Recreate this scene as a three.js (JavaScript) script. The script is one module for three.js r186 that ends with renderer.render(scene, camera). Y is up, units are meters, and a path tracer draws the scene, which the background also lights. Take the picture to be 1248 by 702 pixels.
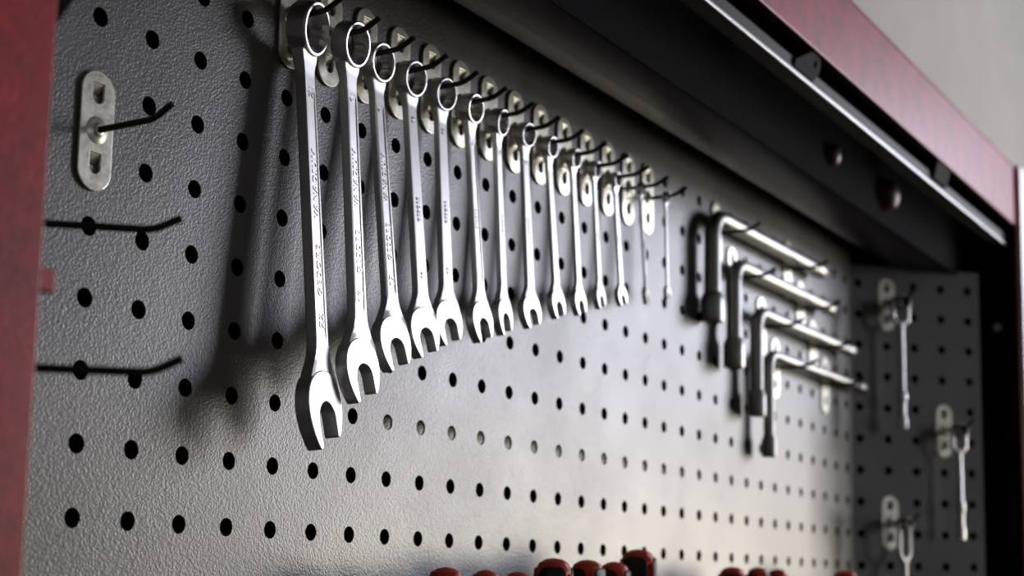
import * as THREE from 'three';
import { RoundedBoxGeometry } from 'three/addons/geometries/RoundedBoxGeometry.js';
import { mergeGeometries, mergeVertices, toCreasedNormals } from 'three/addons/utils/BufferGeometryUtils.js';
import { Brush, Evaluator, SUBTRACTION } from 'three-bvh-csg';
import { RectAreaLightUniformsLib } from 'three/addons/lights/RectAreaLightUniformsLib.js';
import { FontLoader } from 'three/addons/loaders/FontLoader.js';
import { TextGeometry } from 'three/addons/geometries/TextGeometry.js';

// ---------------------------------------------------------------- camera, light, exposure
// Origin: lowest visible hole of the leftmost hole column; x along the back panel, z out of it.
const scene = new THREE.Scene();
const camera = new THREE.PerspectiveCamera(21.514, 1248 / 702, 0.05, 40);
camera.position.set(-0.5465, -0.0326, 0.601);
camera.up.set(-0.12499, 0.99053, 0.05681);
camera.lookAt(-0.5465 + 0.857155, -0.0326 + 0.136644, 0.601 - 0.496602);
camera.setViewOffset(1248, 702, -55.6, -112, 1248, 702);
camera.focus = 0.91;
camera.userData.fStop = 7.1;

const renderer = new THREE.WebGLRenderer();
renderer.toneMapping = THREE.LinearToneMapping;
renderer.toneMappingExposure = 1.0;
renderer.shadowMap.enabled = true;
RectAreaLightUniformsLib.init();

scene.background = new THREE.Color(0.75, 0.85, 1.0);
// daylight entering through the two-light window_1 in the right-hand wall: sky above the transom, sunlit yard below it
const WIN = { x: 3.4, z0: 1.1, z1: 2.35, y0: -0.40, y1: 1.28, yt: 0.32 };
for (const [a, b, color, power] of [[WIN.yt + 0.05, WIN.y1 - 0.05, new THREE.Color(0.88, 0.91, 1.08), 11], [WIN.y0 + 0.05, WIN.yt - 0.05, new THREE.Color(1.0, 0.91, 0.73), 13.5]]) {
  const day = new THREE.RectAreaLight(color, power, WIN.z1 - WIN.z0 - 0.1, b - a);
  day.position.set(WIN.x - 0.03, (a + b) / 2, (WIN.z0 + WIN.z1) / 2);
  day.lookAt(-10, day.position.y, day.position.z);
  day.castShadow = true;
  scene.add(day);
}
// dimmer daylight through window_2 in the far wall, facing the cabinet
const WIN2 = { x0: -0.95, x1: 0.35, y0: -0.25, y1: 1.25, z: 6.8 };
{
  const day = new THREE.RectAreaLight(new THREE.Color(1.0, 0.97, 0.88), 0.8, WIN2.x1 - WIN2.x0 - 0.1, WIN2.y1 - WIN2.y0 - 0.1);
  day.position.set((WIN2.x0 + WIN2.x1) / 2, (WIN2.y0 + WIN2.y1) / 2, WIN2.z - 0.03);
  day.lookAt(day.position.x, day.position.y, -10); day.castShadow = true; scene.add(day);
}

// ---------------------------------------------------------------- helpers
let seed = 7;
const rnd = () => { seed = (seed * 1664525 + 1013904223) >>> 0; return seed / 4294967296; };
const V = (x, y, z) => new THREE.Vector3(x, y, z);
const used = new Map();
function numbered(n) { const k = used.get(n) || 0; used.set(n, k + 1); return k ? n + '_' + String(k).padStart(3, '0') : n; }
function sh(o) { o.traverse(c => { if (c.isMesh) { c.castShadow = true; c.receiveShadow = true; } }); return o; }
function part(name, geo, mat, parent) {
  const m = new THREE.Mesh(geo, mat); m.name = name; m.castShadow = m.receiveShadow = true; parent.add(m); return m;
}
function thing(name, label, category, group) {
  const o = new THREE.Group(); o.name = numbered(name); o.userData = { label, category };
  if (group) o.userData.group = group; scene.add(o); return o;
}
function structure(name, geo, mat, label, category) {
  const m = part(name, geo, mat, scene); m.userData = { kind: 'structure', label, category }; return m;
}
function box(x0, x1, y0, y1, z0, z1, r = 0) {
  const w = x1 - x0, h = y1 - y0, d = z1 - z0;
  const g = r ? new RoundedBoxGeometry(w, h, d, 2, r) : new THREE.BoxGeometry(w, h, d);
  g.translate((x0 + x1) / 2, (y0 + y1) / 2, (z0 + z1) / 2);
  return metreUV(g);
}
function plain(g) { g = g.index ? g.toNonIndexed() : g; for (const k of Object.keys(g.attributes)) if (!['position', 'normal', 'uv'].includes(k)) g.deleteAttribute(k); return g; }
function join(list) { return mergeGeometries(list.map(plain)); }
function metreUV(g) {                                     // box projection, uv in metres
  g = plain(g);
  const p = g.attributes.position, n = g.attributes.normal, uv = new Float32Array(p.count * 2);
  for (let i = 0; i < p.count; i++) {
    const ax = Math.abs(n.getX(i)), ay = Math.abs(n.getY(i)), az = Math.abs(n.getZ(i));
    if (az >= ax && az >= ay) { uv[2 * i] = p.getX(i); uv[2 * i + 1] = p.getY(i); }
    else if (ax >= ay) { uv[2 * i] = p.getZ(i); uv[2 * i + 1] = p.getY(i); }
    else { uv[2 * i] = p.getX(i); uv[2 * i + 1] = p.getZ(i); }
  }
  g.setAttribute('uv', new THREE.BufferAttribute(uv, 2));
  return g;
}
function tube(points, r, seg = 24, rad = 10, tension = 0.0) {
  const c = new THREE.CatmullRomCurve3(points, false, 'centripetal');
  return new THREE.TubeGeometry(c, seg, r, rad);
}
// rod with flat ends through a polyline with rounded corners
function rod(pts, r, bend = 0.006, rad = 12) {
  const path = new THREE.CurvePath();
  let a = pts[0].clone();
  for (let i = 1; i < pts.length; i++) {
    const b = pts[i];
    if (i === pts.length - 1) { path.add(new THREE.LineCurve3(a, b)); break; }
    const d1 = b.clone().sub(pts[i - 1]).normalize(), d2 = pts[i + 1].clone().sub(b).normalize();
    const p = b.clone().addScaledVector(d1, -bend), q = b.clone().addScaledVector(d2, bend);
    path.add(new THREE.LineCurve3(a, p)); path.add(new THREE.QuadraticBezierCurve3(p, b.clone(), q)); a = q;
  }
  const n = 16 * pts.length, g = new THREE.TubeGeometry(path, n, r, rad);
  const caps = [0, 1].map(e => {
    const P0 = pts[e ? pts.length - 1 : 0], P1 = pts[e ? pts.length - 2 : 1];
    const c = new THREE.CircleGeometry(r, rad); const dir = P0.clone().sub(P1).normalize();
    c.applyQuaternion(new THREE.Quaternion().setFromUnitVectors(V(0, 0, 1), dir)); c.translate(P0.x, P0.y, P0.z); return c;
  });
  return join([g, ...caps]);
}

// ---------------------------------------------------------------- procedural textures
function tileNoise(n, cells, s0) {                        // smooth periodic value noise, n x n, values 0..1
  let s = s0; const r = () => { s = (s * 1664525 + 1013904223) >>> 0; return s / 4294967296; };
  const lat = new Float32Array(cells * cells).map(() => r()), out = new Float32Array(n * n);
  for (let y = 0; y < n; y++) for (let x = 0; x < n; x++) {
    const fx = x / n * cells, fy = y / n * cells, ix = Math.floor(fx), iy = Math.floor(fy);
    let u = fx - ix, v = fy - iy; u = u * u * (3 - 2 * u); v = v * v * (3 - 2 * v);
    const a = lat[(iy % cells) * cells + ix % cells], b = lat[(iy % cells) * cells + (ix + 1) % cells];
    const c = lat[((iy + 1) % cells) * cells + ix % cells], d = lat[((iy + 1) % cells) * cells + (ix + 1) % cells];
    out[y * n + x] = (a * (1 - u) + b * u) * (1 - v) + (c * (1 - u) + d * u) * v;
  }
  return out;
}
function mix(n, layers) { const o = new Float32Array(n * n); for (const [c, w, s] of layers) { const t = tileNoise(n, c, s); for (let i = 0; i < o.length; i++) o[i] += w * t[i]; } return o; }
function tex(n, f, size, srgb) {                          // f(i) -> [r,g,b] 0..1 ; size = metres per tile
  const d = new Uint8Array(n * n * 4);
  for (let i = 0; i < n * n; i++) { const c = f(i); for (let k = 0; k < 3; k++) d[4 * i + k] = Math.max(0, Math.min(255, Math.round(255 * (c.length ? c[k] : c)))); d[4 * i + 3] = 255; }
  const t = new THREE.DataTexture(d, n, n); t.wrapS = t.wrapT = THREE.RepeatWrapping; t.magFilter = THREE.LinearFilter; t.minFilter = THREE.LinearMipmapLinearFilter; t.generateMipmaps = true;
  t.repeat.set(1 / size, 1 / size); if (srgb) t.colorSpace = THREE.SRGBColorSpace; t.needsUpdate = true; return t;
}
const N = 1024;
const grain = mix(N, [[128, 0.6, 11], [256, 0.4, 12]]);     // wrinkle coat, tile 0.15 m
const blot = mix(N, [[5, 0.4, 21], [11, 0.3, 22], [29, 0.2, 23], [90, 0.1, 24]]); // handling marks, tile 0.6 m
const peel = mix(512, [[26, 0.6, 31], [60, 0.4, 32]]);
const blot2 = mix(512, [[6, 0.4, 41], [17, 0.35, 42], [48, 0.25, 43]]);
const grainTex = tex(N, i => grain[i], 0.13);
const blotRough = tex(N, i => { const v = 0.86 + 0.3 * (blot[i] - 0.5); return [v, v, v]; }, 0.6);
const blotColor = tex(N, i => { const v = 0.92 + 0.16 * (blot[i] - 0.5); return [v, v * 0.995, v * 0.98]; }, 0.6);
const peelTex = tex(512, i => peel[i], 0.06);
const redColor = tex(512, i => { const v = 0.78 + 0.9 * (blot2[i] - 0.5); return [v, v, v]; }, 0.12);
const zincRough = tex(512, i => { const v = 0.8 + 0.5 * (blot2[i] - 0.5); return [v, v, v]; }, 0.03);
const zincColor = tex(512, i => { const v = 0.9 + 0.35 * (blot2[i] - 0.5); return [v, v * 0.985, v * 0.95]; }, 0.04);
const steelRough = tex(512, i => { const v = 0.9 + 0.2 * (blot2[i] - 0.5); return [v, v, v]; }, 0.2);

// ---------------------------------------------------------------- materials
const lin = (r, g, b) => new THREE.Color().setRGB(r, g, b);
const std = o => new THREE.MeshStandardMaterial(o);
const M = {
  panel: std({ color: lin(0.2, 0.197, 0.197), map: blotColor, roughness: 0.47, roughnessMap: blotRough, metalness: 0.8, bumpMap: grainTex, bumpScale: 0.00016 }),
  inner: new THREE.MeshPhysicalMaterial({ color: lin(0.012, 0.011, 0.013), specularIntensity: 0.08, roughness: 0.9, bumpMap: peelTex, bumpScale: 0.0001 }),
  cover: new THREE.MeshPhysicalMaterial({ color: lin(0.022, 0.017, 0.03), specularIntensity: 0.4, roughness: 0.42, bumpMap: peelTex, bumpScale: 0.00012 }),
  red: new THREE.MeshPhysicalMaterial({ color: lin(0.6, 0.016, 0.024), map: redColor, roughness: 0.5, specularIntensity: 0.6, bumpMap: peelTex, bumpScale: 0.0002, clearcoat: 1, clearcoatRoughness: 0.34 }),
  chrome: std({ color: lin(0.86, 0.85, 0.845), metalness: 1, roughness: 0.42, roughnessMap: steelRough }),
  tubeSteel: std({ color: lin(0.46, 0.455, 0.44), metalness: 1, roughness: 0.46, roughnessMap: steelRough }),
  zinc: std({ color: lin(0.85, 0.83, 0.75), map: zincColor, metalness: 0.7, roughness: 0.42, roughnessMap: zincRough }),
  wire: std({ color: lin(0.035, 0.03, 0.028), metalness: 0.5, roughness: 0.42 }),
  barGrey: new THREE.MeshPhysicalMaterial({ color: lin(0.06, 0.054, 0.05), specularIntensity: 0.6, roughness: 0.5 }),
  knob: std({ color: lin(0.06, 0.012, 0.012), roughness: 0.4 }),
  alu: std({ color: lin(0.85, 0.84, 0.83), metalness: 0.6, roughness: 0.35 }),
  lug: new THREE.MeshPhysicalMaterial({ color: lin(0.02, 0.02, 0.02), specularIntensity: 0.15, roughness: 0.7 }),
  handleRed: std({ color: lin(0.88, 0.085, 0.045), roughness: 0.45 }),
  handleBlack: std({ color: lin(0.02, 0.022, 0.026), roughness: 0.5 }),
  wall: std({ color: lin(0.7, 0.68, 0.655), roughness: 0.9, map: blotColor }),
  ceiling: std({ color: lin(0.4, 0.39, 0.375), roughness: 0.95 }),
  floor: std({ color: lin(0.07, 0.068, 0.066), roughness: 0.7, map: blotColor }),
  frame: std({ color: lin(0.8, 0.8, 0.78), roughness: 0.45 }),
  glass: new THREE.MeshPhysicalMaterial({ color: 0xffffff, transmission: 1, thickness: 0, roughness: 0.02 }),
};

// ---------------------------------------------------------------- room
const FL = -1.2, CE = 2.4, XL = -6.5, XR = WIN.x, ZF = WIN2.z, ZB = -0.06;
structure('wall_back', box(XL - 0.1, XR + 0.1, FL, CE, ZB - 0.1, ZB), M.wall, 'pale beige painted wall behind the red tool cabinet', 'wall');
structure('wall_front', join([
  box(XL - 0.1, WIN2.x0, FL, CE, ZF, ZF + 0.1), box(WIN2.x1, XR + 0.1, FL, CE, ZF, ZF + 0.1),
  box(WIN2.x0, WIN2.x1, FL, WIN2.y0, ZF, ZF + 0.1), box(WIN2.x0, WIN2.x1, WIN2.y1, CE, ZF, ZF + 0.1)]), M.wall, 'beige wall facing the tool cabinet, with a small window', 'wall');
structure('wall_left', box(XL - 0.1, XL, FL, CE, ZB, ZF), M.wall, 'plain beige side wall without a window', 'wall');
structure('floor', box(XL - 0.1, XR + 0.1, FL - 0.1, FL, ZB - 0.1, ZF + 0.1), M.floor, 'dark grey concrete workshop floor', 'floor');
structure('ceiling', box(XL - 0.1, XR + 0.1, CE, CE + 0.1, ZB - 0.1, ZF + 0.1), M.ceiling, 'pale grey workshop ceiling', 'ceiling');
structure('wall_right', join([
  box(XR, XR + 0.1, FL, CE, ZB, WIN.z0), box(XR, XR + 0.1, FL, CE, WIN.z1, ZF),
  box(XR, XR + 0.1, FL, WIN.y0, WIN.z0, WIN.z1), box(XR, XR + 0.1, WIN.y1, CE, WIN.z0, WIN.z1)]), M.wall, 'beige side wall with the large daylight window', 'wall');
{
  const w = new THREE.Group(); w.name = 'window_1'; w.userData = { kind: 'structure', label: 'white framed window in the side wall letting in daylight', category: 'window' }; scene.add(w);
  const f = 0.05, { z0, z1, y0, y1, yt } = WIN;
  part('window_frame', join([box(XR, XR + 0.06, y0, y0 + f, z0, z1), box(XR, XR + 0.06, y1 - f, y1, z0, z1), box(XR, XR + 0.06, yt - f, yt + f, z0 + f, z1 - f), box(XR, XR + 0.06, y0 + f, y1 - f, z0, z0 + f), box(XR, XR + 0.06, y0 + f, y1 - f, z1 - f, z1)]), M.frame, w);
  for (const [a, b] of [[y0 + f, yt - f], [yt + f, y1 - f]]) part('pane', box(XR + 0.03, XR + 0.034, a, b, z0 + f, z1 - f), M.glass, w);
}
{
  const w = new THREE.Group(); w.name = 'window_2'; w.userData = { kind: 'structure', label: 'small white framed window in the wall facing the cabinet', category: 'window' }; scene.add(w);
  const f = 0.05, { x0, x1, y0, y1 } = WIN2;
  part('window_frame', join([box(x0, x1, y0, y0 + f, ZF, ZF + 0.06), box(x0, x1, y1 - f, y1, ZF, ZF + 0.06), box(x0, x0 + f, y0 + f, y1 - f, ZF, ZF + 0.06), box(x1 - f, x1, y0 + f, y1 - f, ZF, ZF + 0.06)]), M.frame, w);
  part('pane', box(x0 + f, x1 - f, y0 + f, y1 - f, ZF + 0.03, ZF + 0.034), M.glass, w);
}

// ---------------------------------------------------------------- tool cabinet
const P = 0.038, HR = 0.0053;                            // hole pitch and radius
const XC0 = -0.0300, XC1 = 1.1991, TH = 0.8219;          // panel corners, splay of the side panels
const U0 = 0.010;                                        // first hole of a side panel from its corner
const ROT = Math.PI / 2 - TH;
const TOPP = 0.40, BOTP = -0.34, R0 = -8, R1 = 9;
function perforated(x0, x1, y0, y1, xs, ys, r) {          // sheet at z = 0, 1.5 mm thick, with round holes
  const pos = [], nor = [], t = 0.0015, seg = 24;
  const quad = (a, b, c, d, n) => { for (const p of [a, b, c, a, c, d]) { pos.push(...p); nor.push(...n); } };
  const ex = [x0]; for (let i = 0; i < xs.length - 1; i++) ex.push((xs[i] + xs[i + 1]) / 2); ex.push(x1);
  const ey = [y0]; for (let i = 0; i < ys.length - 1; i++) ey.push((ys[i] + ys[i + 1]) / 2); ey.push(y1);
  xs.forEach((cx, i) => ys.forEach((cy, j) => {
    const a0 = ex[i], a1 = ex[i + 1], b0 = ey[j], b1 = ey[j + 1];
    const an = []; for (let k = 0; k < seg; k++) an.push(k / seg * Math.PI * 2);
    for (const [px, py] of [[a0, b0], [a1, b0], [a1, b1], [a0, b1]]) { let q = Math.atan2(py - cy, px - cx); if (q < 0) q += Math.PI * 2; an.push(q); }
    an.sort((p, q) => p - q);
    const edge = q => { const c = Math.cos(q), s = Math.sin(q); const k = Math.min(c > 1e-9 ? (a1 - cx) / c : c < -1e-9 ? (a0 - cx) / c : 1e9, s > 1e-9 ? (b1 - cy) / s : s < -1e-9 ? (b0 - cy) / s : 1e9); return [cx + c * k, cy + s * k]; };
    for (let k = 0; k < an.length; k++) {
      const q0 = an[k], q1 = an[(k + 1) % an.length]; if (q0 === q1) continue;
      const e0 = edge(q0), e1 = edge(q1), c0 = [cx + r * Math.cos(q0), cy + r * Math.sin(q0)], c1 = [cx + r * Math.cos(q1), cy + r * Math.sin(q1)];
      quad([...c0, 0], [...e0, 0], [...e1, 0], [...c1, 0], [0, 0, 1]);
      const m = -Math.cos((q0 + q1) / 2), l = -Math.sin((q0 + q1) / 2);
      quad([...c1, 0], [...c1, -t], [...c0, -t], [...c0, 0], [m, l, 0]);
    }
  }));
  const g = new THREE.BufferGeometry();
  g.setAttribute('position', new THREE.Float32BufferAttribute(pos, 3)); g.setAttribute('normal', new THREE.Float32BufferAttribute(nor, 3));
  return metreUV(g);
}
const range = (a, b) => Array.from({ length: b - a + 1 }, (_, i) => a + i);
const rowY = range(R0, R1).map(j => j * P);
const cab = thing('tool_cabinet', 'red steel wall cabinet with dark perforated back and splayed side panels', 'cabinet');
const backPanel = part('perforated_back_panel', perforated(XC0, XC1, BOTP, TOPP, range(0, 31).map(i => i * P), rowY, HR), M.panel, cab);
backPanel.userData.label = 'dark grey textured sheet with rows of round holes';
const side = range(0, 4).map(k => U0 + k * P), SW = 0.178;
const sideR = part('perforated_side_panel', perforated(0, SW, BOTP, 0.366, side, rowY, HR), M.panel, cab);
sideR.position.set(XC1, 0, 0); sideR.rotation.y = -ROT;
const sideL = part('perforated_side_panel', perforated(-SW, 0, BOTP, 0.366, side.map(u => -u).reverse(), rowY, HR), M.panel, cab);
sideL.position.set(XC0, 0, 0); sideL.rotation.y = ROT;
const XJ0 = -0.1665, XJ1 = 1.372, XO0 = -0.245, XO1 = 1.45, ZFR = 0.16, TOP = 0.511;
part('back_sheet', box(XO0, XO1, -0.4, TOP, -0.055, -0.03), M.inner, cab);
part('stiffener_rail', box(0.27, XC1, 2 * P - 0.013, 2 * P + 0.013, -0.014, -0.0125), M.panel, cab);
for (const [a, b] of [[XO0, XO0 + 0.0015], [XO1 - 0.0015, XO1]]) part('outer_side', box(a, b, -0.4, TOP, -0.03, ZFR - 0.002), M.red, cab);
// front posts and their inner returns
for (const [a, b] of [[XO0, XJ0], [XJ1, XO1]]) part('front_post', box(a, b, -0.4, TOP, ZFR - 0.002, ZFR, 0.0009), M.red, cab);
const jambs = [[XJ0 - 0.0015, XJ0], [XJ1, XJ1 + 0.0015]].map(([a, b]) => part('jamb', box(a, b, -0.4, TOP - 0.002, 0.0, ZFR - 0.002), M.inner, cab));
part('bottom_plate', box(XO0 + 0.002, XO1 - 0.002, -0.4, -0.396, -0.03, ZFR - 0.002), M.inner, cab);
part('top_plate', box(XO0, XO1, TOP - 0.002, TOP, -0.03, ZFR), M.red, cab);
part('guide_rail', box(XJ1 + 0.001, XJ1 + 0.03, -0.4, TOP, ZFR, ZFR + 0.006, 0.001), M.alu, cab).userData.label = 'pale aluminium guide strip';
// canopy: fascia, soffit, light cover, shutter bar
const fascia = part('fascia', box(XJ0, XJ1, 0.433, TOP - 0.002, ZFR - 0.003, ZFR - 0.0005, 0.0009), M.red, cab);
part('return_lip', box(XJ0, XJ1, 0.434, 0.4355, ZFR - 0.010, ZFR - 0.003), M.inner, fascia);
part('soffit', box(XJ0, XJ1, 0.44, 0.442, -0.03, 0.118), M.inner, cab);
{
  const s = new THREE.Shape();                            // cross-section z (shape x), y
  s.moveTo(0.030, 0.44); s.lineTo(0.030, 0.376); s.quadraticCurveTo(0.031, 0.3685, 0.040, 0.3665); s.lineTo(0.054, 0.3635);
  s.quadraticCurveTo(0.060, 0.3625, 0.067, 0.3630); s.lineTo(0.098, 0.3645); s.quadraticCurveTo(0.1, 0.3648, 0.1, 0.367); s.lineTo(0.1, 0.44); s.closePath();
  const g = new THREE.ExtrudeGeometry(s, { depth: XJ1 - XJ0, bevelEnabled: false, curveSegments: 10 });
  g.rotateY(-Math.PI / 2); g.translate(XJ1, 0, 0);        // shape x -> z, depth -> -x
  part('cover_front', box(XJ0, XJ1, 0.3625, 0.44, 0.1, 0.1012), M.inner, cab);
  part('light_cover', metreUV(toCreasedNormals(g, 0.6)), M.cover, cab);
}
{
  const bar = part('shutter_bar', box(-0.165, 1.37, 0.407, 0.4215, 0.130, 0.148, 0.0016), M.barGrey, cab);
  part('edge_strip', box(-0.165, 1.369, 0.4062, 0.4092, 0.1470, 0.1492, 0.0006), M.alu, bar).userData.label = 'bright metal edge';
  bar.userData.label = 'grey steel edge bar of the rolled-up shutter';
  const eye = new THREE.Shape(); eye.moveTo(-0.024, -0.006); eye.lineTo(0.02, -0.006); eye.quadraticCurveTo(0.034, 0.004, 0.026, 0.013); eye.quadraticCurveTo(0.016, 0.021, 0.002, 0.014); eye.lineTo(-0.024, 0);
  eye.closePath(); const h = new THREE.Path(); h.absarc(0.017, 0.008, 0.0038, 0, Math.PI * 2, true); eye.holes.push(h);
  const eg = new THREE.ExtrudeGeometry(eye, { depth: 0.002, bevelEnabled: true, bevelSize: 0.0006, bevelThickness: 0.0006, bevelSegments: 2 });
  const l1 = part('lug', eg, M.lug, bar); l1.position.set(0.652, 0.418, 0.1488); l1.rotation.x = 0.25;
  const l2 = part('stop_block', new RoundedBoxGeometry(0.05, 0.022, 0.006, 3, 0.002), M.lug, bar); l2.position.set(1.06, 0.424, 0.1515); l2.rotation.x = 0.25;
}
for (const [x, y, sc] of [[0.85, 0.397, 0.55], [1.02, 0.396, 0.85]]) {
  const pts = [[0, -0.02], [0.009, -0.019], [0.016, -0.0155], [0.020, -0.010], [0.0215, -0.003], [0.023, -0.002], [0.023, 0]].map(p => new THREE.Vector2(...p));
  const k = part('round_fitting', new THREE.LatheGeometry(pts, 32), M.knob, cab);
  k.scale.setScalar(sc); k.position.set(x, y, 0.1005); k.rotation.x = -Math.PI / 2;
  k.userData.label = 'small dark red domed fitting under the canopy';
}
{ // bolt on the right jamb, catch on the left jamb
  const b = new THREE.CylinderGeometry(0.0055, 0.0055, 0.005, 6); b.rotateZ(Math.PI / 2);
  part('bolt', b, M.zinc, jambs[1]).position.set(XJ1 - 0.0025, 0.303, 0.134);
  { const w = new THREE.Shape(); w.moveTo(0, 0); w.lineTo(0.0145, 0.024); w.lineTo(0.0145, 0.12); w.lineTo(0, 0.12); w.closePath();
    const g = new THREE.ExtrudeGeometry(w, { depth: 0.004, bevelEnabled: false }); part('guide_bracket', g, M.inner, jambs[0]).position.set(XJ0, 0.170, 0.149); }
  part('catch', box(XJ0, XJ0 + 0.014, 0.076, 0.085, 0.146, 0.152, 0.001), M.red, jambs[0]);
}

// ---------------------------------------------------------------- peg hooks
const PLY = 0.35;                                        // plate centre above the lower hole, in pitches
const plateGeo = (() => {
  const w = 0.011, h = 0.032, s = new THREE.Shape();
  s.absarc(0, h - w, w, 0, Math.PI, false); s.absarc(0, -(h - w), w, Math.PI, Math.PI * 2, false); s.closePath();
  for (const y of [0.0205, -0.0175]) { const d = new THREE.Path(); d.moveTo(-0.0042, y + 0.006); d.lineTo(0.0042, y + 0.006); d.lineTo(0.0042, y - 0.002); d.absarc(0, y - 0.002, 0.0042, 0, -Math.PI, true); d.closePath(); s.holes.push(d); }
  const g = new THREE.ExtrudeGeometry(s, { depth: 0.0010, bevelEnabled: true, bevelSize: 0.0005, bevelThickness: 0.0004, bevelSegments: 2, curveSegments: 12 });
  g.translate(0, 0, 0.0006); return metreUV(toCreasedNormals(g, 0.3));
})();
const bossGeo = new THREE.LatheGeometry([[0, 0.0048], [0.0026, 0.0047], [0.0034, 0.0042], [0.0036, 0.0036], [0.0050, 0.0032], [0.0068, 0.0024], [0.0078, 0.0018]].map(p => new THREE.Vector2(...p)).reverse(), 28).rotateX(Math.PI / 2);
const tabGeo = (() => { const g = new RoundedBoxGeometry(0.0074, 0.0062, 0.0012, 2, 0.0004); g.rotateX(0.55); return g; })();
const wireGeo = new Map();
function hookWire(bend, tip, rise) {
  const k = [bend, tip, rise].join(); if (!wireGeo.has(k)) wireGeo.set(k, rod([V(0, 0, 0.003), V(0, 0.0002, bend), V(0, rise, tip)], 0.0018, 0.005)); return wireGeo.get(k);
}
function pegHook(x, z, row, rot, [bend, tip, rise], label, group) {
  const o = thing('peg_hook', label, 'hook', group);
  o.position.set(x, (row + PLY) * P, z); o.rotation.y = rot;
  const pl = part('plate', plateGeo, M.zinc, o);
  for (const y of [0.0205, -0.0175]) part('tab', tabGeo, M.zinc, pl).position.set(0, y + 0.0028, -0.0006);
  part('boss', bossGeo, M.zinc, o);
  part('wire', hookWire(bend, tip, rise), M.wire, o);
  return o;
}
const LONG = [0.043, 0.055, 0.0065], SHORT = [0.0285, 0.0405, 0.006], MID = [0.037, 0.048, 0.006], SIDEH = [0.052, 0.068, 0.008];
pegHook(0, 0, 5, 0, LONG, 'empty hook on a bare steel plate, to the left of the largest wrench');
{
  const dl = V(-Math.sin(TH), 0, Math.cos(TH));
  for (const [k, r, w, l] of [[2, 3, [0.058, 0.070, 0.0065], 'empty dark hook reaching out above the other one beside the red post'], [4, 1, [0.063, 0.075, 0.0065], 'empty dark hook reaching out, lower of two beside the red post']]) {
    const u = U0 + k * P; pegHook(XC0 + dl.x * u, dl.z * u, r, ROT, w, l);
  }
}

// ---------------------------------------------------------------- combination wrenches
const font = await new FontLoader().loadAsync('fonts/droid/droid_sans_bold.typeface.json');
function lettering(str, size, depth) {
  const g = new TextGeometry(str, { font, size, depth, curveSegments: 2, bevelEnabled: false });
  g.computeBoundingBox(); const b = g.boundingBox; g.translate(-(b.min.x + b.max.x) / 2, -(b.min.y + b.max.y) / 2, 0);
  g.rotateZ(Math.PI / 2); return plain(g);
}
function loftRings(rings, closeEnds = true) {             // rings of equal point count -> creased mesh
  const pos = [], n = rings[0].length;
  const tri = (a, b, c) => pos.push(a.x, a.y, a.z, b.x, b.y, b.z, c.x, c.y, c.z);
  for (let i = 0; i < rings.length - 1; i++) for (let k = 0; k < n; k++) {
    const a = rings[i][k], b = rings[i][(k + 1) % n], c = rings[i + 1][(k + 1) % n], d = rings[i + 1][k]; tri(a, d, c); tri(a, c, b);
  }
  if (closeEnds) for (const [r, f] of [[rings[0], 1], [rings[rings.length - 1], -1]]) {
    const c = r.reduce((s, p) => s.add(p), V(0, 0, 0)).multiplyScalar(1 / n);
    for (let k = 0; k < n; k++) f > 0 ? tri(c, r[k], r[(k + 1) % n]) : tri(c, r[(k + 1) % n], r[k]);
  }
  const g = new THREE.BufferGeometry(); g.setAttribute('position', new THREE.Float32BufferAttribute(pos, 3));
  g.computeVertexNormals(); return g;
}
const smooth = (a, b, x) => { const t = Math.max(0, Math.min(1, (x - a) / (b - a))); return t * t * (3 - 2 * t); };
function ringHead(s, R, a) {                              // twelve-point ring, axis z
  const n = 96, rings = [], h = a / 2;
  for (let k = 0; k < n; k++) {
    const q = k / n * Math.PI * 2, f = Math.abs(((q * 12 / (2 * Math.PI)) % 1) - 0.5) * 2, ri = s / 2 * (1.0 + 0.11 * f);
    const prof = [[R - 0.05 * R, -h], [R, -h + 0.07 * R], [R, h - 0.09 * R], [R - 0.035 * R, h - 0.02 * R], [R - 0.07 * R, h], [R - 0.135 * R, h], [ri + 0.05 * R, h - 0.13 * R], [ri, h - 0.2 * R], [ri, -h + 0.2 * R], [R - 0.135 * R, -h]];
    rings.push(prof.map(([r, z]) => V(r * Math.cos(q), r * Math.sin(q), z)));
  }
  rings.push(rings[0].map(p => p.clone()));
  return metreUV(toCreasedNormals(loftRings(rings, false), 0.45));
}
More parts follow.
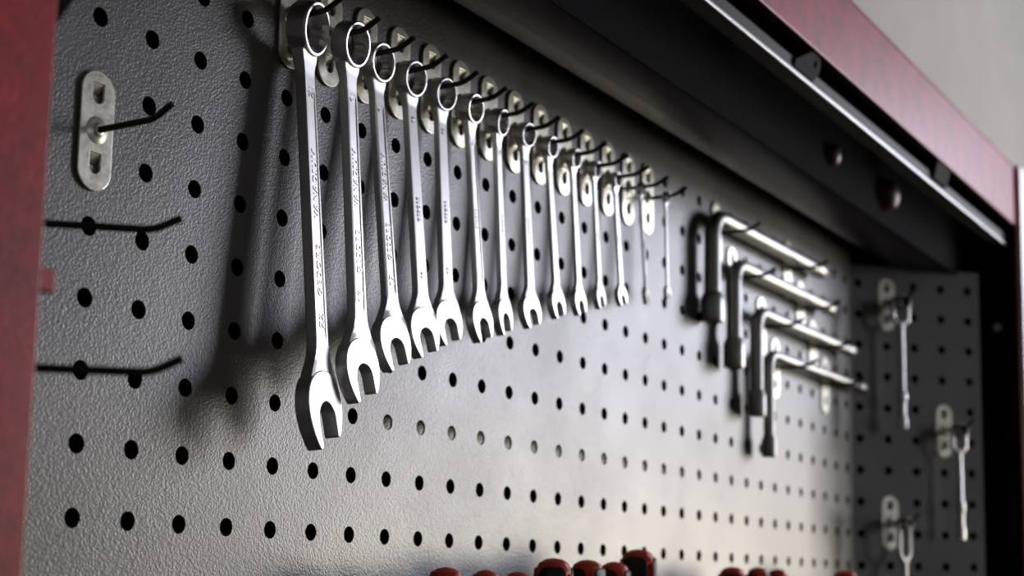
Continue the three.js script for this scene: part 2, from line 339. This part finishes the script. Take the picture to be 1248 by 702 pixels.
function jawHead(s, b) {                                  // open end; opening towards -y, turned 15 degrees
  const W = 1.03 * s, sh_ = new THREE.Shape(), hs = s / 2;
  // v runs down (-y) along the opening
  const Pt = (x, v) => [x, -v];
  sh_.moveTo(...Pt(-hs, 0.62 * s));
  sh_.lineTo(...Pt(-hs, -0.02 * s));
  for (let k = 1; k <= 12; k++) { const q = Math.PI * k / 12; sh_.lineTo(...Pt(-hs * Math.cos(q), -0.02 * s - hs * 0.98 * Math.sin(q))); }
  sh_.lineTo(...Pt(hs, 0.50 * s));
  sh_.quadraticCurveTo(...Pt(hs + 0.07 * s, 0.60 * s), ...Pt(hs + 0.17 * s, 0.52 * s));
  sh_.bezierCurveTo(...Pt(0.86 * s, 0.30 * s), ...Pt(W, -0.02 * s), ...Pt(W, -0.36 * s));
  sh_.bezierCurveTo(...Pt(W, -0.95 * s), ...Pt(0.62 * s, -1.36 * s), ...Pt(0, -1.36 * s));
  sh_.bezierCurveTo(...Pt(-0.62 * s, -1.36 * s), ...Pt(-W, -0.95 * s), ...Pt(-W, -0.36 * s));
  sh_.bezierCurveTo(...Pt(-W, 0.0 * s), ...Pt(-0.90 * s, 0.34 * s), ...Pt(-hs - 0.20 * s, 0.64 * s));
  sh_.quadraticCurveTo(...Pt(-hs - 0.08 * s, 0.76 * s), ...Pt(-hs, 0.62 * s));
  const bev = 0.035 * s, g = new THREE.ExtrudeGeometry(sh_, { depth: b - 2 * bev, bevelEnabled: true, bevelSize: bev, bevelThickness: bev, bevelOffset: -bev, bevelSegments: 2, curveSegments: 12 });
  g.translate(0, 0, -(b - 2 * bev) / 2);
  return metreUV(toCreasedNormals(g, 0.3));
}
function shaft(s, R, a, b, yTop, yBot, recess) {
  const m = 48, rings = [], w0 = 0.62 * s, w1 = 0.76 * s, t = 0.35 * s, len = yTop - yBot, zr = -0.22 * R;
  for (let i = 0; i <= m; i++) {
    const q = i / m, y = yTop - q * len, down = q * len, up = len - down;
    const flareJ = Math.pow(1 - smooth(0, 1.5 * s, up), 2), flareR = 1 - smooth(0, 0.75 * R, down);
    const w = w0 + (w1 - w0) * q + flareJ * 0.95 * s + flareR * 0.4 * R;
    const th = t + (a * 0.72 - t) * Math.pow(flareR, 1.2) + (b * 0.96 - t) * (1 - smooth(0, 0.7 * s, up)) * 0.7;
    const zc = zr * smooth(0, 1.2 * R, down) - 0.22 * R * (1 - smooth(0, 1.2 * R, down));
    const rd = recess * smooth(0.9 * s, 1.3 * s, down) * smooth(1.15 * s, 1.5 * s, up);
    const hw = w / 2, ht = th / 2, c = Math.min(hw, ht) * 0.42, gi = w0 * 0.29, ge = gi + 0.0006;
    const f = [[-hw + c, ht], [-ge, ht], [-gi, ht - rd], [0, ht - rd], [gi, ht - rd], [ge, ht], [hw - c, ht], [hw - 0.29 * c, ht - 0.29 * c], [hw, ht - c], [hw, 0], [hw, -ht + c], [hw - 0.29 * c, -ht + 0.29 * c], [hw - c, -ht], [0, -ht], [-hw + c, -ht], [-hw + 0.29 * c, -ht + 0.29 * c], [-hw, -ht + c], [-hw, 0], [-hw, ht - c], [-hw + 0.29 * c, ht - 0.29 * c]];
    rings.push(f.map(([x, z]) => V(x, y, z + zc)));
  }
  return { geo: metreUV(toCreasedNormals(loftRings(rings.map(r => r.slice().reverse())), 0.5)), front: zr + t / 2, zr, w0 };
}
const sizes = [22, 19, 17, 16, 15, 14, 13, 12, 11, 10, 9, 8, 7, 6];
const lens = [257.7, 228.2, 205.7, 192, 178.1, 171.2, 160, 150.1, 137.2, 128.9, 117.7, 109.7, 102.3, 93.1];
const frontZ = [21.7, 24.4, 14.2, 12, 12.9, 11.5, 10.6, 14.8, 10.6, 14, 10.9, 9, 17, 23];
const tilt = [5.1, 4.7, 6.4, 5.8, 4.1, 5, 3.3, 3.8, 4.6, 3.9, 3.6, 4.2, 3.9, 1.5];
const yaws = [13, 6, 2, 0, -2, 3, 9, -2, 3, 3, 6, 0, 12, 8];
const HOOKY = (8 + PLY) * P;
const rank = ['largest', 'second-largest', 'third-largest', 'fourth-largest', 'fifth-largest', 'sixth-largest', 'seventh-largest', 'eighth-largest', 'sixth-smallest', 'fifth-smallest', 'fourth-smallest', 'third-smallest', 'second-smallest', 'smallest'];
sizes.forEach((mm, i) => {
  const s = mm / 1000, R = 0.00045 + 0.755 * s, a = 0.0025 + 0.50 * s, b = 0.0016 + 0.36 * s, D = THREE.MathUtils.degToRad;
  const x = (4 + i) * P;
  pegHook(x, 0, 8, 0, SHORT, `steel hook plate that carries the ${rank[i]} combination wrench`, 'hook plates behind the combination wrenches');
  const o = thing('combination_wrench', `${rank[i]} polished combination wrench of the row, hanging by its ring, open jaw down`, 'wrench', 'combination wrenches hung in order of size');
  const L = lens[i] / 1000 - 0.58 * s;
  const zc = Math.max(frontZ[i] / 1000, 0.0058 + a) - a / 2;
  o.position.set(x, HOOKY + 0.0021 - 0.505 * s, zc);
  o.rotation.order = 'YXZ'; o.rotation.y = D(yaws[i]); o.rotation.x = D(-tilt[i]);
  const ring = part('ring_head', ringHead(s, R, a), M.chrome, o); ring.rotation.x = D(14);
  const sf = shaft(s, R, a, b, -0.90 * R, -(L - 0.95 * s), mm >= 17 || mm === 14 ? 0.0006 : 0.0);
  const body = part('shaft', sf.geo, M.chrome, o);
  const jaw = part('open_jaw', jawHead(s, b), M.chrome, o); jaw.position.set(0, -L, sf.zr); jaw.rotation.z = D(15);
  const dep = 0.0005, zf = sf.front - ((mm >= 17 || mm === 14) ? 0.0006 : 0), add = (str, size, y) => { const g = lettering(str, size, dep + 0.0002); g.translate(0, y, zf - 0.0002); return g; };
  const len = L - 0.95 * s - R, mid = -(R + len * 0.52);
  const ls = mm >= 17 ? 0.27 * s : 0.2 * s;
  if (mm >= 7) {
    const list = [add(String(mm), ls * 1.05, -(R + 1.05 * s)), add(String(mm), ls * 1.05, -(L - 2.75 * s))];
    if (mm >= 17) { list.push(add('GEDORE', ls, -(R + len * 0.66)), add('VANADIUM', ls, -(R + len * 0.40))); }
    else list.push(add('GEDORE', ls, mid));
    part('lettering', join(list), M.chrome, body);
  }
});

// ---------------------------------------------------------------- bent socket wrenches on hook pairs
const bent = [ // left col, right col, row, x of short arm, x of far end, z, socket bottom y, tube radius, socket radius, socket height
  [21, 26, 8, 0.762, 1.036, 0.0130, 0.222, 0.0080, 0.0115, 0.029],
  [22, 27, 7, 0.811, 1.062, 0.0140, 0.184, 0.0074, 0.0106, 0.030],
  [24, 28, 6, 0.867, 1.136, 0.0145, 0.1425, 0.0067, 0.0092, 0.027],
  [25, 29, 5, 0.899, 1.180, 0.0145, 0.1040, 0.0056, 0.0078, 0.022],
];
const bentName = ['largest bent socket wrench, uppermost of the four on hook pairs', 'second bent socket wrench, just below the largest one', 'third bent socket wrench, just above the smallest one', 'smallest bent socket wrench, lowest of the four on hook pairs'];
function twelvePoint(r, ri, h) {                          // socket with a recess, opening at -y
  const n = 48, rings = [];
  const prof = k => { const q = k / n * Math.PI * 2, f = Math.abs(((k * 12 / n) % 1) - 0.5) * 2, i = ri * (1 + 0.1 * f); return [[0.0001, 0], [r * 0.72, 0], [r * 0.95, -h * 0.16], [r, -h * 0.24], [r, -h * 0.94], [r * 0.93, -h], [r * 0.86, -h], [i, -h * 0.93], [i, -h * 0.45], [0.0001, -h * 0.45]].map(([p, y]) => V(p * Math.cos(q), y, -p * Math.sin(q))); };
  for (let k = 0; k <= n; k++) rings.push(prof(k % n));
  return metreUV(toCreasedNormals(loftRings(rings, false), 0.5));
}
bent.forEach(([c0, c1, row, xs, xe, z, yb, r, rs, hs], i) => {
  for (const c of [c0, c1]) pegHook(c * P, 0, row, 0, MID, `hook plate carrying the ${c === c0 ? 'bend' : 'far'} end of the ${bentName[i].split(',')[0]}`, 'hook plates carrying the bent socket wrenches');
  const y = (row + PLY) * P + 0.0022 + r, o = thing('bent_socket_wrench', 'steel ' + bentName[i], 'wrench', 'bent socket wrenches');
  o.position.set(xs, y, z);
  const B = 3.1 * r;
  part('tube', rod([V(xe - xs, 0, 0), V(0, 0, 0), V(0, yb + hs * 0.9 - y, 0)], r, B, 20), M.tubeSteel, o);
  const e = part('socket_head', twelvePoint(rs, rs * 0.74, hs), M.tubeSteel, o); e.position.set(0, yb + hs - y, 0);
  const e2 = part('socket_end', twelvePoint(r * 1.12, r * 0.8, hs * 0.9), M.tubeSteel, o); e2.rotation.z = Math.PI / 2; e2.position.set(xe - xs - 0.002, 0, 0);
});

// ---------------------------------------------------------------- flex-head wrenches on the right side panel
const dirR = V(Math.sin(TH), 0, Math.cos(TH)), nR = V(-Math.cos(TH), 0, Math.sin(TH));
[[1, 8, 0.152, 0.0050, 'flex-head socket wrench on the uppermost hook of the splayed side panel'],
 [3, 4, 0.130, 0.0044, 'flex-head socket wrench nearest the front edge of the splayed side panel'],
 [1, 1, 0.150, 0.0040, 'flex-head socket wrench with wide fork on the lowest hook of the splayed side panel']].forEach(([k, row, len, r, label], i) => {
  const u = U0 + k * P, bx = XC1 + dirR.x * u, bz = dirR.z * u;
  pegHook(bx, bz, row, -ROT, SIDEH, `${['uppermost', 'frontmost', 'lowest'][i]} of three hook plates on the splayed side panel`, 'hook plates on the splayed side panel');
  const o = thing('flex_head_wrench', label, 'wrench', 'flex-head wrenches on the side panel');
  const d = 0.034; const yh = (row + PLY) * P;
  o.position.set(bx + nR.x * d, yh, bz + nR.z * d); o.rotation.y = -ROT + (i === 2 ? 0.5 : 0.15);
  const rs = r * 1.75, hw = i === 2 ? 1.35 : 0.8;
  const ring = ringHead(rs * 1.35, rs * 1.05, r * 4.2); const hd = part('socket', ring, M.tubeSteel, o); hd.position.set(0, 0.0022 - rs * 0.68, 0);
  const top = 0.0022 - rs * 0.68, fw = rs * 1.25 * (i === 2 ? 1.25 : 1);
  const fork = rod([V(-fw, top + 0.001, 0), V(-fw, top - 0.026 * hw, 0), V(0, top - 0.034 * hw, 0), V(fw, top - 0.026 * hw, 0), V(fw, top + 0.001, 0)], r * 0.62, 0.004, 10);
  part('fork', fork, M.chrome, o);
  const pin = new THREE.CylinderGeometry(r * 0.4, r * 0.4, fw * 2.5, 12); pin.rotateZ(Math.PI / 2); part('pin', pin, M.chrome, o).position.set(0, top, 0.0);
  const y0 = top - 0.032 * hw, y1 = top - len;
  const prof = [[0, y1], [r * 1.15, y1], [r * 1.25, y1 + 0.004], [r * 1.25, y1 + 0.012], [r * 0.95, y1 + 0.015], [r * 0.95, y1 + 0.032], [r * 1.3, y1 + 0.035], [r * 1.3, y1 + 0.041], [r * 0.85, y1 + 0.046], [r * 0.8, y0], [0, y0]].map(p => new THREE.Vector2(...p));
  part('shank', toCreasedNormals(new THREE.LatheGeometry(prof, 20), 0.5), M.chrome, o);
});

// ---------------------------------------------------------------- screwdrivers in a rack below
const RACKY = -0.112;                                    // top of the rack: the handle collars rest on it
const coreProf = (R, H) => [[0, 0], [0.45 * R, -0.001], [0.78 * R, -0.0035], [0.96 * R, -0.009], [R, -0.017], [0.98 * R, -0.03], [0.88 * R, -0.055], [0.84 * R, -0.07], [0.72 * R, -H + 0.008], [0.62 * R, -H], [0, -H]];
const carve = new Evaluator(); carve.useGroups = false;
function driver(x, yTop, z, R, yaw, label) {
  const H = yTop - RACKY - 0.0003, o = thing('screwdriver', label, 'screwdriver', 'screwdriver handles standing in the rack');
  o.position.set(x, yTop, z); o.rotation.y = yaw;
  const cg = new THREE.LatheGeometry(coreProf(R, H).map(p => new THREE.Vector2(...p)).reverse(), 40);
  let cut = new Brush(cg);                                 // hanging slots cut into the red strips
  for (const k of [0.5, 1.5, 2.5]) {
    const c = new THREE.CapsuleGeometry(0.0026, 0.0075, 4, 12); c.scale(1, 1, 2.2); c.translate(0, -0.0175, R * 0.98); c.rotateY(k / 3 * Math.PI * 2);
    const b = new Brush(c); b.updateMatrixWorld(); cut.updateMatrixWorld(); cut = carve.evaluate(cut, b, SUBTRACTION);
  }
  part('handle_core', toCreasedNormals(plain(cut.geometry), 0.6), M.handleRed, o);
  // three black soft pads wrapped round the core, leaving the red cap and red strips free
  const padProf = [[0.93 * R, -0.0065], [1.03 * R, -0.0075], [1.07 * R, -0.014], [1.05 * R, -0.03], [0.95 * R, -0.055], [0.91 * R, -0.07], [0.8 * R, -H + 0.009], [0.7 * R, -H + 0.006]];
  for (let k = 0; k < 3; k++) {
    const rings = [], m = 16;
    for (let i = 0; i <= m; i++) {
      const e = Math.abs(i / m * 2 - 1), q = (k / 3) * Math.PI * 2 + (i / m - 0.5) * 1.72, drop = 0.009 * Math.pow(e, 7);
      rings.push(padProf.map(([r, y], j) => V(r * (e > 0.95 ? 0.97 : 1) * Math.sin(q), y - (j < 4 ? drop * (1 - j / 5) : 0), r * (e > 0.95 ? 0.97 : 1) * Math.cos(q))));
    }
    part('grip_pad', toCreasedNormals(loftRings(rings, false), 0.7), M.handleBlack, o);
  }
  const st = new THREE.CylinderGeometry(R * 0.24, R * 0.24, 0.12, 14); st.translate(0, -H - 0.06 + 0.001, 0); part('blade_shank', st, M.chrome, o);
  return o;
}
const drv = [
  [0.262, -0.0195, 0.052, 0.0122, 'screwdriver with low red cap, first of the row by the largest wrenches'],
  [0.309, -0.0205, 0.052, 0.0108, 'slim red-capped screwdriver second in the row of low caps'],
  [0.350, -0.0210, 0.052, 0.0110, 'slim red-capped screwdriver beside the first black-sided handle'],
  [0.399, -0.0105, 0.052, 0.0135, 'stout black and red screwdriver, first of the taller group of four'],
  [0.449, -0.0105, 0.052, 0.0130, 'black and red screwdriver, second of the taller group of four'],
  [0.492, -0.0110, 0.052, 0.0122, 'black and red screwdriver beside the tallest handle'],
  [0.532, -0.0003, 0.052, 0.0140, 'tallest black and red screwdriver with a slot in its red strip'],
  [0.718, -0.0105, 0.052, 0.0126, 'black and red screwdriver, first of three below the bent wrenches'],
  [0.777, -0.0098, 0.052, 0.0110, 'black and red screwdriver, middle of three below the bent wrenches'],
  [0.826, -0.0105, 0.052, 0.0104, 'black and red screwdriver, last of three below the bent wrenches'],
  [1.018, -0.0085, 0.052, 0.0140, 'red-capped screwdriver standing alone near the panel corner'],
];
drv.forEach(([x, y, z, R, l], i) => driver(x, y, z, R, 0.15 + (i % 4) * 0.28, l));
{ // steel rack that the handles rest in, hooked to the panel below the frame
  const o = thing('screwdriver_rack', 'grey steel rack with round holes holding the screwdrivers', 'rack');
  const yR = RACKY, s = new THREE.Shape(); s.moveTo(0.2, 0.002); s.lineTo(1.08, 0.002); s.lineTo(1.08, 0.085); s.lineTo(0.2, 0.085); s.closePath();
  for (const [x, , z, R] of drv) { const h = new THREE.Path(); h.absarc(x, z, R * 0.34, 0, Math.PI * 2, true); s.holes.push(h); }
  const g = new THREE.ExtrudeGeometry(s, { depth: 0.0015, bevelEnabled: false, curveSegments: 16 }); g.rotateX(Math.PI / 2);
  part('shelf', g, M.barGrey, o).position.y = yR;
  part('back_flange', box(0.2, 1.08, yR - 0.05, yR + 0.012, 0.0005, 0.002), M.barGrey, o);
  part('front_lip', box(0.2, 1.08, yR - 0.015, yR, 0.0835, 0.085), M.barGrey, o);
}
renderer.render(scene, camera);
